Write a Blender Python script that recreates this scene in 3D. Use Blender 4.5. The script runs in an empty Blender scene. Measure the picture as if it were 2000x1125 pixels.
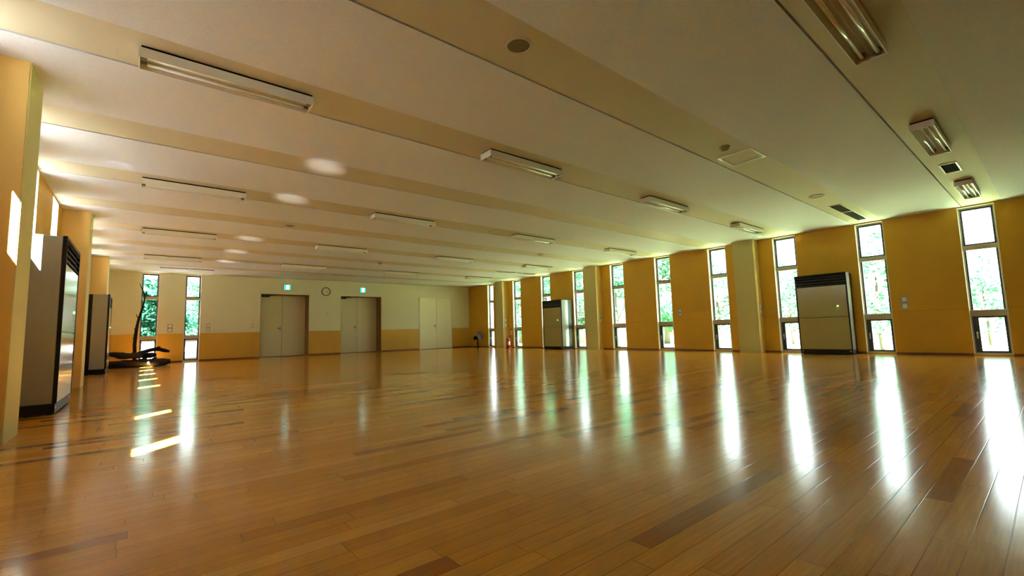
import bpy, math, random
from mathutils import Vector, Matrix

random.seed(7)
S = bpy.context.scene
COL = S.collection
PI = math.pi

# ------------------------------------------------------------------ measurements (metres)
H = 2.65                     # ceiling
XL, XR = -1.0, 11.26         # side walls
YB, YF = -3.6, 16.73         # back and far walls
PITCH = 1.581
J0 = 0.941                   # far edge of the nearest ceiling strip in view
STRIPW = 0.495
TR, TL, TF = 0.16, 0.25, 0.16  # wall thicknesses

# ------------------------------------------------------------------ materials
def new_mat(name):
    m = bpy.data.materials.new(name)
    m.use_nodes = True
    nt = m.node_tree
    return m, nt, nt.nodes['Principled BSDF']

def plain(name, col, rough=0.6, metal=0.0, spec=0.5, noise=0.0, nscale=40.0, bump=0.0, bscale=200.0, emit=None, estr=0.0, coat=0.0):
    m, nt, b = new_mat(name)
    b.inputs['Base Color'].default_value = (*col, 1)
    b.inputs['Roughness'].default_value = rough
    b.inputs['Metallic'].default_value = metal
    b.inputs['Specular IOR Level'].default_value = spec
    b.inputs['Coat Weight'].default_value = coat
    if emit:
        b.inputs['Emission Color'].default_value = (*emit, 1)
        b.inputs['Emission Strength'].default_value = estr
    tc = nt.nodes.new('ShaderNodeTexCoord')
    if noise > 0:
        n = nt.nodes.new('ShaderNodeTexNoise')
        n.inputs['Scale'].default_value = nscale
        n.inputs['Detail'].default_value = 4
        nt.links.new(tc.outputs['Object'], n.inputs['Vector'])
        mx = nt.nodes.new('ShaderNodeMix'); mx.data_type = 'RGBA'
        mx.inputs['A'].default_value = (*[c * (1 - noise) for c in col], 1)
        mx.inputs['B'].default_value = (*[min(1, c * (1 + noise)) for c in col], 1)
        nt.links.new(n.outputs['Fac'], mx.inputs['Factor'])
        nt.links.new(mx.outputs['Result'], b.inputs['Base Color'])
    if bump > 0:
        n2 = nt.nodes.new('ShaderNodeTexNoise')
        n2.inputs['Scale'].default_value = bscale
        n2.inputs['Detail'].default_value = 3
        nt.links.new(tc.outputs['Object'], n2.inputs['Vector'])
        bp = nt.nodes.new('ShaderNodeBump')
        bp.inputs['Strength'].default_value = bump
        bp.inputs['Distance'].default_value = 0.01
        nt.links.new(n2.outputs['Fac'], bp.inputs['Height'])
        nt.links.new(bp.outputs['Normal'], b.inputs['Normal'])
    return m

class NB:
    """small helper for math node chains"""
    def __init__(self, nt): self.nt = nt
    def m(self, op, a, b=None, c=None):
        n = self.nt.nodes.new('ShaderNodeMath'); n.operation = op
        for i, v in enumerate((a, b, c)):
            if v is None: continue
            if isinstance(v, (int, float)): n.inputs[i].default_value = v
            else: self.nt.links.new(v, n.inputs[i])
        return n.outputs[0]
    def white(self, x, y=None):
        n = self.nt.nodes.new('ShaderNodeTexWhiteNoise')
        n.noise_dimensions = '2D'
        cv = self.nt.nodes.new('ShaderNodeCombineXYZ')
        for i, v in enumerate((x, y)):
            if v is None: continue
            if isinstance(v, (int, float)): cv.inputs[i].default_value = v
            else: self.nt.links.new(v, cv.inputs[i])
        self.nt.links.new(cv.outputs[0], n.inputs['Vector'])
        return n.outputs['Value']

def floor_material():
    m, nt, b = new_mat('varnished_strip_flooring')
    k = NB(nt)
    geo = nt.nodes.new('ShaderNodeNewGeometry')
    sep = nt.nodes.new('ShaderNodeSeparateXYZ')
    nt.links.new(geo.outputs['Position'], sep.inputs[0])
    x, y = sep.outputs[0], sep.outputs[1]
    ry = k.m('DIVIDE', y, 0.0755)
    row = k.m('FLOOR', ry)
    fy = k.m('SUBTRACT', ry, row)
    off = k.m('MULTIPLY', k.white(row, 3.3), 5.0)
    ln = k.m('MULTIPLY_ADD', k.white(row, 9.1), 0.55, 0.55)
    rx = k.m('DIVIDE', k.m('ADD', x, off), ln)
    cell = k.m('FLOOR', rx)
    fx = k.m('SUBTRACT', rx, cell)
    rnd = k.white(cell, row)
    ramp = nt.nodes.new('ShaderNodeValToRGB')
    el = ramp.color_ramp.elements
    el[0].position = 0.0; el[0].color = (0.34, 0.115, 0.011, 1)
    el[1].position = 1.0; el[1].color = (0.76, 0.38, 0.050, 1)
    for p, c in ((0.05, (0.40, 0.135, 0.011, 1)), (0.11, (0.60, 0.255, 0.022, 1)), (0.55, (0.66, 0.29, 0.028, 1)), (0.85, (0.71, 0.33, 0.036, 1))):
        e = el.new(p); e.color = c
    nt.links.new(rnd, ramp.inputs[0])
    # grain stretched along the boards
    mp = nt.nodes.new('ShaderNodeMapping')
    mp.inputs['Scale'].default_value = (1.6, 38, 1)
    cv = nt.nodes.new('ShaderNodeCombineXYZ')
    nt.links.new(k.m('ADD', x, k.m('MULTIPLY', rnd, 31.0)), cv.inputs[0])
    nt.links.new(y, cv.inputs[1])
    nt.links.new(cv.outputs[0], mp.inputs['Vector'])
    gr = nt.nodes.new('ShaderNodeTexNoise')
    gr.inputs['Scale'].default_value = 2.2
    gr.inputs['Detail'].default_value = 6
    gr.inputs['Roughness'].default_value = 0.65
    nt.links.new(mp.outputs[0], gr.inputs['Vector'])
    gfac = k.m('MULTIPLY_ADD', gr.outputs['Fac'], 0.8, 0.58)
    # seams
    ey = k.m('MINIMUM', fy, k.m('SUBTRACT', 1.0, fy))
    ex = k.m('MULTIPLY', k.m('MINIMUM', fx, k.m('SUBTRACT', 1.0, fx)), k.m('DIVIDE', ln, 0.0755))
    e = k.m('MINIMUM', ey, ex)
    seam = nt.nodes.new('ShaderNodeMapRange')
    seam.interpolation_type = 'SMOOTHSTEP'
    seam.inputs['From Min'].default_value = 0.006
    seam.inputs['From Max'].default_value = 0.035
    nt.links.new(e, seam.inputs['Value'])
    sf = k.m('MULTIPLY_ADD', seam.outputs[0], 0.5, 0.5)
    tot = k.m('MULTIPLY', gfac, sf)
    mul = nt.nodes.new('ShaderNodeVectorMath'); mul.operation = 'SCALE'
    nt.links.new(ramp.outputs['Color'], mul.inputs[0])
    nt.links.new(tot, mul.inputs['Scale'])
    nt.links.new(mul.outputs[0], b.inputs['Base Color'])
    # gentle cupping of each board plus varnish ripple
    wv = nt.nodes.new('ShaderNodeTexNoise')
    wv.inputs['Scale'].default_value = 5.0
    wv.inputs['Detail'].default_value = 3
    nt.links.new(geo.outputs['Position'], wv.inputs['Vector'])
    hgt = k.m('ADD', k.m('MULTIPLY', seam.outputs[0], 0.06), k.m('MULTIPLY', wv.outputs['Fac'], 0.10))
    hgt = k.m('ADD', hgt, k.m('MULTIPLY', gr.outputs['Fac'], 0.03))
    bp = nt.nodes.new('ShaderNodeBump')
    bp.inputs['Strength'].default_value = 0.35
    bp.inputs['Distance'].default_value = 0.004
    nt.links.new(hgt, bp.inputs['Height'])
    nt.links.new(bp.outputs['Normal'], b.inputs['Normal'])
    b.inputs['Roughness'].default_value = 0.15
    b.inputs['IOR'].default_value = 1.5
    b.inputs['Specular IOR Level'].default_value = 0.4
    return m

def seam_wall_material(name, col, seam_z, dark=0.72, vper=None, axis=1):
    """painted panelling with one level joint line; optional upright joints every vper metres"""
    m, nt, b = new_mat(name)
    k = NB(nt)
    geo = nt.nodes.new('ShaderNodeNewGeometry')
    sep = nt.nodes.new('ShaderNodeSeparateXYZ')
    nt.links.new(geo.outputs['Position'], sep.inputs[0])
    d = k.m('ABSOLUTE', k.m('SUBTRACT', sep.outputs[2], seam_z))
    line = k.m('LESS_THAN', d, 0.004)
    if vper:
        a = k.m('MODULO', k.m('ADD', sep.outputs[axis], 50.0), vper)
        line = k.m('MAXIMUM', line, k.m('LESS_THAN', a, 0.007))
    n = nt.nodes.new('ShaderNodeTexNoise')
    n.inputs['Scale'].default_value = 3.0
    n.inputs['Detail'].default_value = 5
    nt.links.new(geo.outputs['Position'], n.inputs['Vector'])
    v = k.m('MULTIPLY', k.m('MULTIPLY_ADD', n.outputs['Fac'], 0.16, 0.92), k.m('MULTIPLY_ADD', line, dark - 1.0, 1.0))
    mul = nt.nodes.new('ShaderNodeVectorMath'); mul.operation = 'SCALE'
    mul.inputs[0].default_value = col
    nt.links.new(v, mul.inputs['Scale'])
    nt.links.new(mul.outputs[0], b.inputs['Base Color'])
    b.inputs['Roughness'].default_value = 0.5
    b.inputs['Specular IOR Level'].default_value = 0.3
    return m

def glass_material():
    m = bpy.data.materials.new('window_glass')
    m.use_nodes = True
    nt = m.node_tree
    nt.nodes.clear()
    out = nt.nodes.new('ShaderNodeOutputMaterial')
    tr = nt.nodes.new('ShaderNodeBsdfTransparent')
    tr.inputs['Color'].default_value = (0.93, 0.97, 0.95, 1)
    gl = nt.nodes.new('ShaderNodeBsdfGlossy')
    gl.inputs['Roughness'].default_value = 0.02
    lw = nt.nodes.new('ShaderNodeLayerWeight')          # same from both faces of the thin pane
    k = NB(nt)
    fac = k.m('MULTIPLY_ADD', k.m('POWER', lw.outputs['Facing'], 5.0), 0.55, 0.03)
    mx = nt.nodes.new('ShaderNodeMixShader')
    nt.links.new(fac, mx.inputs[0])
    nt.links.new(tr.outputs[0], mx.inputs[1])
    nt.links.new(gl.outputs[0], mx.inputs[2])
    nt.links.new(mx.outputs[0], out.inputs[0])
    return m

def leaf_material(name, c1, c2):
    m, nt, b = new_mat(name)
    oi = nt.nodes.new('ShaderNodeNewGeometry')
    mx = nt.nodes.new('ShaderNodeMix'); mx.data_type = 'RGBA'
    mx.inputs['A'].default_value = (*c1, 1)
    mx.inputs['B'].default_value = (*c2, 1)
    nt.links.new(oi.outputs['Random Per Island'], mx.inputs['Factor'])
    nt.links.new(mx.outputs['Result'], b.inputs['Base Color'])
    b.inputs['Roughness'].default_value = 0.7
    b.inputs['Specular IOR Level'].default_value = 0.12
    tl = nt.nodes.new('ShaderNodeBsdfTranslucent')
    nt.links.new(mx.outputs['Result'], tl.inputs['Color'])
    ms = nt.nodes.new('ShaderNodeMixShader')
    ms.inputs[0].default_value = 0.45
    out = nt.nodes['Material Output']
    nt.links.new(b.outputs[0], ms.inputs[1])
    nt.links.new(tl.outputs[0], ms.inputs[2])
    nt.links.new(ms.outputs[0], out.inputs[0])
    return m

M = {}
M['floor'] = floor_material()
M['panel'] = plain('ceiling_board', (0.705, 0.735, 0.83), 0.85, spec=0.2, noise=0.09, nscale=70, bump=0.25, bscale=160)
M['strip'] = plain('ceiling_strip_paint', (0.595, 0.55, 0.42), 0.7, spec=0.25, noise=0.02, nscale=20)
M['orange'] = seam_wall_material('orange_panelling', (0.67, 0.36, 0.028), 0.825)
M['orange_low'] = seam_wall_material('orange_dado', (0.68, 0.385, 0.06), -5.0, vper=1.82, axis=0)
M['cream_wall'] = plain('cream_wall_paint', (0.74, 0.69, 0.48), 0.6, spec=0.3, noise=0.03, nscale=2)
M['column'] = plain('column_face_paint', (0.64, 0.555, 0.22), 0.6, spec=0.3, noise=0.03, nscale=3)
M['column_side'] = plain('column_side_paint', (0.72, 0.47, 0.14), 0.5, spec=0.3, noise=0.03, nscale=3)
M['detector'] = plain('aged_detector_plastic', (0.34, 0.26, 0.13), 0.5)  # one even brown tone
M['bright_trim'] = plain('bright_aluminium_trim', (0.88, 0.90, 0.90), 0.25)
M['reveal'] = plain('window_reveal_paint', (0.80, 0.78, 0.66), 0.55)
M['skirting'] = plain('skirting_wood', (0.20, 0.07, 0.02), 0.4)
M['frame'] = plain('window_frame_aluminium', (0.44, 0.37, 0.26), 0.45, metal=0.2)
M['sash'] = plain('window_sash_dark', (0.028, 0.034, 0.055), 0.5, metal=0.0)
M['glass'] = glass_material()
M['metal'] = plain('brushed_metal', (0.55, 0.55, 0.53), 0.3, metal=0.9)
M['dark_metal'] = plain('dark_metal', (0.06, 0.06, 0.055), 0.4, metal=0.6)
M['brown'] = plain('dark_door_lining', (0.26, 0.13, 0.025), 0.5, noise=0.08, nscale=6)
M['paving'] = plain('pale_paving', (0.27, 0.27, 0.28), 0.85, noise=0.08, nscale=2)
M['blocker_side'] = plain('light_blocker_side', (0.05, 0.035, 0.025), 0.8, noise=0.3, nscale=9)  # sides of the added light blocker outside the left wall
M['blocker_top'] = plain('light_blocker_top', (0.15, 0.15, 0.165), 0.7, noise=0.04, nscale=5)  # top of the added light blocker, bounces light to the ceiling
M['white'] = plain('white_enamel', (0.80, 0.77, 0.70), 0.35)
M['tube'] = plain('fluorescent_tube_glass', (0.86, 0.86, 0.86), 0.12, coat=0.5)
M['reflector'] = plain('lamp_reflector', (0.74, 0.70, 0.62), 0.28)
M['black'] = plain('black_plastic', (0.008, 0.008, 0.010), 0.4, spec=0.25)
M['socket'] = plain('lamp_holder_grey', (0.22, 0.20, 0.17), 0.5)
M['void'] = plain('dark_void', (0.006, 0.006, 0.007), 0.95, spec=0.05)  # flat black, also painted on for the lamps' shadow gap
M['ac_front'] = plain('beige_cabinet_panel', (0.44, 0.37, 0.15), 0.14, noise=0.02, nscale=5)
M['ac_side'] = plain('pale_cabinet_side', (0.30, 0.29, 0.265), 0.16, coat=0.7)
M['slat'] = plain('grey_louvre', (0.06, 0.058, 0.05), 0.4)
M['door'] = plain('door_leaf_paint', (0.78, 0.71, 0.46), 0.4, noise=0.02, nscale=2)
M['plate'] = plain('switch_plate', (0.40, 0.40, 0.34), 0.4)
M['green_led'] = plain('green_lamp', (0.1, 0.7, 0.1), 0.3, emit=(0.2, 1.0, 0.15), estr=0.5)
M['exit_green'] = plain('exit_sign_green', (0.0, 0.5, 0.35), 0.4, emit=(0.0, 0.62, 0.42), estr=0.45)
M['exit_white'] = plain('exit_sign_white', (0.9, 0.95, 0.95), 0.4, emit=(0.85, 1.0, 1.0), estr=0.8)
M['clock_face'] = plain('clock_face', (0.72, 0.66, 0.52), 0.4)
M['clock_rim'] = plain('clock_rim', (0.14, 0.12, 0.08), 0.4)
M['red'] = plain('red_enamel', (0.55, 0.012, 0.02), 0.25, coat=0.5)
M['sign_yellow'] = plain('yellow_plate', (0.75, 0.58, 0.16), 0.5)
M['bark'] = plain('driftwood', (0.009, 0.0065, 0.005), 0.9, noise=0.45, nscale=25, bump=0.6, bscale=60)
M['fan_blue'] = plain('silver_blue_fan_guard', (0.25, 0.26, 0.46), 0.3, metal=0.5)
M['speaker_dark'] = plain('speaker_cloth', (0.16, 0.135, 0.07), 0.7)
M['trunk'] = plain('tree_bark', (0.03, 0.024, 0.018), 0.9, noise=0.3, nscale=8)
M['leaf_a'] = leaf_material('leaf_light', (0.020, 0.092, 0.043), (0.05, 0.18, 0.09))
M['leaf_b'] = leaf_material('leaf_deep', (0.010, 0.070, 0.042), (0.032, 0.14, 0.08))
M['lawn'] = plain('sunlit_lawn', (0.25, 0.335, 0.16), 0.9, noise=0.3, nscale=1.2)
M['concrete'] = plain('pale_concrete', (0.12, 0.115, 0.12), 0.8, noise=0.06, nscale=4)

# ------------------------------------------------------------------ mesh builder
class MB:
    def __init__(self): self.v = []; self.f = []; self.mi = []; self.sm = []; self.mats = []
    def mat(self, m):
        if m not in self.mats: self.mats.append(m)
        return self.mats.index(m)
    def quad(self, pts, m, smooth=False):
        b = len(self.v); self.v += [tuple(p) for p in pts]
        self.f.append(tuple(range(b, b + len(pts)))); self.mi.append(self.mat(m)); self.sm.append(smooth)
    def box(self, x0, x1, y0, y1, z0, z1, m, bev=0.0):
        if bev > 0: return self.bevbox(x0, x1, y0, y1, z0, z1, m, bev)
        b = len(self.v)
        self.v += [(x, y, z) for z in (z0, z1) for y in (y0, y1) for x in (x0, x1)]
        for q in ((0, 2, 3, 1), (4, 5, 7, 6), (0, 1, 5, 4), (2, 6, 7, 3), (0, 4, 6, 2), (1, 3, 7, 5)):
            self.f.append(tuple(b + i for i in q)); self.mi.append(self.mat(m)); self.sm.append(False)
    def bevbox(self, x0, x1, y0, y1, z0, z1, m, r):
        r = min(r, (x1 - x0) / 2.01, (y1 - y0) / 2.01, (z1 - z0) / 2.01)
        lo = (x0, y0, z0); hi = (x1, y1, z1)
        b = len(self.v); idx = {}
        for sx in (0, 1):
            for sy in (0, 1):
                for sz in (0, 1):
                    s = (sx, sy, sz)
                    for ax in range(3):
                        p = []
                        for i in range(3):
                            base = hi[i] if s[i] else lo[i]
                            if i != ax: base += -r if s[i] else r
                            p.append(base)
                        idx[s + (ax,)] = len(self.v); self.v.append(tuple(p))
        fs = []
        for ax in range(3):
            o = [i for i in range(3) if i != ax]
            for side in (0, 1):
                loop = []
                for a, c in ((0, 0), (1, 0), (1, 1), (0, 1)):
                    s = [0, 0, 0]; s[ax] = side; s[o[0]] = a; s[o[1]] = c
                    loop.append(idx[tuple(s) + (ax,)])
                fs.append(loop)
        for ax in range(3):               # edges along ax
            o = [i for i in range(3) if i != ax]
            for a in (0, 1):
                for c in (0, 1):
                    s0 = [0, 0, 0]; s0[o[0]] = a; s0[o[1]] = c
                    s1 = list(s0); s1[ax] = 1
                    fs.append([idx[tuple(s0) + (o[0],)], idx[tuple(s1) + (o[0],)], idx[tuple(s1) + (o[1],)], idx[tuple(s0) + (o[1],)]])
        for sx in (0, 1):
            for sy in (0, 1):
                for sz in (0, 1):
                    fs.append([idx[(sx, sy, sz, a)] for a in range(3)])
        for q in fs:
            self.f.append(tuple(q)); self.mi.append(self.mat(m)); self.sm.append(False)
    def lathe(self, prof, m, n=24, axis='z', c=(0, 0, 0), smooth=True):
        """prof: list of (radius, height)"""
        b = len(self.v)
        for r, h in prof:
            for i in range(n):
                a = 2 * PI * i / n
                p = (r * math.cos(a), r * math.sin(a), h)
                if axis == 'y': p = (p[0], h, p[1])
                if axis == 'x': p = (h, p[0], p[1])
                self.v.append((p[0] + c[0], p[1] + c[1], p[2] + c[2]))
        for j in range(len(prof) - 1):
            for i in range(n):
                k = (i + 1) % n
                self.f.append((b + j * n + i, b + j * n + k, b + (j + 1) * n + k, b + (j + 1) * n + i))
                self.mi.append(self.mat(m)); self.sm.append(smooth)
    def tube(self, pts, rad, m, n=8, jitter=0.0, rng=None):
        pts = [Vector(p) for p in pts]
        if not isinstance(rad, (list, tuple)): rad = [rad] * len(pts)
        b = len(self.v); up = Vector((0.31, 0.17, 0.93))
        for i, p in enumerate(pts):
            t = (pts[min(i + 1, len(pts) - 1)] - pts[max(i - 1, 0)]).normalized()
            a = t.cross(up)
            if a.length < 1e-3: a = t.cross(Vector((1, 0, 0)))
            a.normalize(); c = t.cross(a)
            for k in range(n):
                w = 2 * PI * k / n
                r = rad[i] * (1 + (rng.uniform(-jitter, jitter) if rng else 0))
                self.v.append(tuple(p + a * math.cos(w) * r + c * math.sin(w) * r))
        for i in range(len(pts) - 1):
            for k in range(n):
                q = (k + 1) % n
                self.f.append((b + i * n + k, b + i * n + q, b + (i + 1) * n + q, b + (i + 1) * n + k))
                self.mi.append(self.mat(m)); self.sm.append(True)
        for e, rev in ((0, True), (len(pts) - 1, False)):
            loop = [b + e * n + k for k in range(n)]
            self.f.append(tuple(loop[::-1] if rev else loop)); self.mi.append(self.mat(m)); self.sm.append(False)
    def mesh(self, name):
        me = bpy.data.meshes.new(name)
        me.from_pydata(self.v, [], self.f)
        for m in self.mats: me.materials.append(m)
        me.polygons.foreach_set('material_index', self.mi)
        me.polygons.foreach_set('use_smooth', self.sm)
        me.update()
        return me
    def build(self, name, parent=None, loc=(0, 0, 0), fix=True):
        me = self.mesh(name)
        if fix:
            import bmesh
            bm = bmesh.new(); bm.from_mesh(me)
            bmesh.ops.recalc_face_normals(bm, faces=bm.faces)
            bm.to_mesh(me); bm.free()
        o = bpy.data.objects.new(name, me)
        COL.objects.link(o)
        o.location = loc
        if parent: o.parent = parent
        return o

def tag(o, label=None, cat=None, group=None, kind=None):
    if label: o['label'] = label
    if cat: o['category'] = cat
    if group: o['group'] = group
    if kind: o['kind'] = kind
    return o

def empty(name, loc=(0, 0, 0), rz=0.0):
    o = bpy.data.objects.new(name, None)
    o.empty_display_size = 0.1
    COL.objects.link(o)
    o.location = loc
    o.rotation_euler = (0, 0, rz)
    return o

def copy_tree(o, parent=None):
    c = o.copy()
    COL.objects.link(c)
    if parent is not None: c.parent = parent
    for ch in o.children: copy_tree(ch, c)
    return c

# ------------------------------------------------------------------ walls with openings
def wall_grid(name, u0, u1, z0, z1, T, openings, place, mat, zsplit=None, mat_low=None, loc=(0, 0, 0)):
    us = sorted({u0, u1} | {o[0] for o in openings} | {o[1] for o in openings})
    zs = sorted({z0, z1} | {o[2] for o in openings} | {o[3] for o in openings} | ({zsplit} if zsplit else set()))
    def solid(i, j):
        if i < 0 or j < 0 or i >= len(us) - 1 or j >= len(zs) - 1: return None
        cu = (us[i] + us[i + 1]) / 2; cz = (zs[j] + zs[j + 1]) / 2
        return not any(o[0] < cu < o[1] and o[2] < cz < o[3] for o in openings)
    mb = MB()
    for i in range(len(us) - 1):
        for j in range(len(zs) - 1):
            if not solid(i, j): continue
            a, b, c, d = us[i], us[i + 1], zs[j], zs[j + 1]
            m = mat_low if (zsplit and d <= zsplit + 1e-6) else mat
            mb.quad([place(a, 0, c), place(b, 0, c), place(b, 0, d), place(a, 0, d)], m)
            mb.quad([place(a, T, c), place(a, T, d), place(b, T, d), place(b, T, c)], m)
            for di, dj, q in ((-1, 0, (a, c, a, d)), (1, 0, (b, d, b, c)), (0, -1, (b, c, a, c)), (0, 1, (a, d, b, d))):
                if not solid(i + di, j + dj):
                    mb.quad([place(q[0], 0, q[1]), place(q[2], 0, q[3]), place(q[2], T, q[3]), place(q[0], T, q[1])], m)
    o = mb.build(name)
    tag(o, kind='structure')
    return o

PL = {'right': lambda u, d, z: (XR + d, u, z), 'left': lambda u, d, z: (XL - d, u, z), 'far': lambda u, d, z: (u, YF + d, z)}

right_win = [(0.535, 1.0), (2.05, 2.51), (3.605, 4.085), (5.175, 5.645), (6.735, 7.225), (8.305, 8.81), (9.925, 10.395), (11.50, 11.985), (13.14, 13.625), (14.90, 15.30)]
left_win = [(f - 0.51, f) for f in (2.60, 4.18, 5.93, 7.34, 8.91, 10.49, 12.07, 13.65, 15.23)]
far_win = [(-0.085, 0.335), (0.945, 1.355)]
WZ0, WZ1 = 0.025, 2.635
doors = [(2.985, 4.50), (5.60, 7.155)]
DOORH = 2.12
door3 = (8.805, 10.32)

# ------------------------------------------------------------------ floor, ceiling, walls
mb = MB()
mb.box(XL - TL, XR + TR, YB - 0.2, YF + 0.9, -0.15, 0.0, M['floor'])
tag(mb.build('floor'), kind='structure')

mb = MB()
strips = []
n = -2
while J0 + n * PITCH - STRIPW < YF:
    e = J0 + n * PITCH
    strips.append((e - STRIPW, min(e, YF)))
    n += 1
y = YB
ZT = 3.0
for a, b in strips:
    if a > y: mb.box(XL - TL, XR + TR, y, a, H, ZT, M['panel'])
    g = 0.014 if b < YF else 0.0
    mb.box(XL - TL, XR + TR, a, b - g, H + 0.004, ZT, M['strip'])
    if g: mb.box(XL - TL, XR + TR, b - g, b, H + 0.035, ZT, M['strip'])
    y = b
if y < YF: mb.box(XL - TL, XR + TR, y, YF, H, ZT, M['panel'])
mb.box(XL - TL, XR + TR, YF, YF + 0.9, H, ZT, M['panel'])
mb.box(XL - TL, XR + TR, YB - 0.2, YB, H, ZT, M['panel'])
tag(mb.build('ceiling', fix=False), kind='structure')

wall_grid('wall_right', YB, YF, 0, H, TR, [(a, b, WZ0, WZ1) for a, b in right_win], PL['right'], M['orange'])
wall_grid('wall_left', YB, YF, 0, H, TL, [(a, b, WZ0, WZ1) for a, b in left_win], PL['left'], M['orange'])
wall_grid('wall_far', XL - TL, XR + TR, 0, H, TF,
          [(a, b, WZ0, WZ1) for a, b in far_win] + [(a, b, 0, DOORH) for a, b in doors], PL['far'], M['cream_wall'])
mb = MB()
mb.box(XL - TL, XR + TR, YB - 0.16, YB, 0, H, M['cream_wall'])
tag(mb.build('wall_back'), kind='structure')

# columns on the two long walls
for i, y0 in enumerate((4.41, 9.18, 13.95)):
    mb = MB()
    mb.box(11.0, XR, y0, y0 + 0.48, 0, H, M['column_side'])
    mb.box(10.994, 11.0, y0 + 0.004, y0 + 0.476, 0, H, M['column'])
    tag(mb.build('wall_column_right'), kind='structure')
for i, y0 in enumerate((4.465, 9.26, 14.0)):
    mb = MB()
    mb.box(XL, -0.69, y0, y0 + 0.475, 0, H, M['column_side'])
    mb.box(-0.69, -0.683, y0 + 0.004, y0 + 0.471, 0, H, M['column'])
    tag(mb.build('wall_column_left'), kind='structure')

# dado boards on the far wall, with a small cap, and skirtings
segs = []
cur = XL
for a, b in sorted(far_win + doors + [door3]):
    segs.append((cur, a)); cur = b
segs.append((cur, XR))
mb = MB()
for a, b in segs:
    if b - a > 0.02:
        mb.box(a, b, YF - 0.010, YF, 0.05, 0.838, M['orange_low'])
        mb.box(a, b, YF - 0.016, YF, 0.838, 0.85, M['orange'])
tag(mb.build('trim_1'), kind='structure')
mb = MB()
for a, b in segs:
    if b - a > 0.02: mb.box(a, b, YF - 0.014, YF, 0, 0.05, M['skirting'])
tag(mb.build('baseboard_far'), kind='structure')

def skirting(name, x0, x1, wins, cols, y_end):
    mb = MB(); cur = YB
    blocks = sorted(wins + cols)
    for a, b in blocks:
        if a > cur: mb.box(x0, x1, cur, a, 0, 0.045, M['skirting'])
        cur = b
    if cur < y_end: mb.box(x0, x1, cur, y_end, 0, 0.045, M['skirting'])
    tag(mb.build(name), kind='structure')
skirting('baseboard_right', XR - 0.010, XR, right_win, [(4.41, 4.89), (9.18, 9.66), (13.95, 14.43)], YF - 0.014)
skirting('baseboard_left', XL, XL + 0.010, left_win, [(4.465, 4.94), (9.26, 9.735), (14.0, 14.475)], YF - 0.014)

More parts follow.
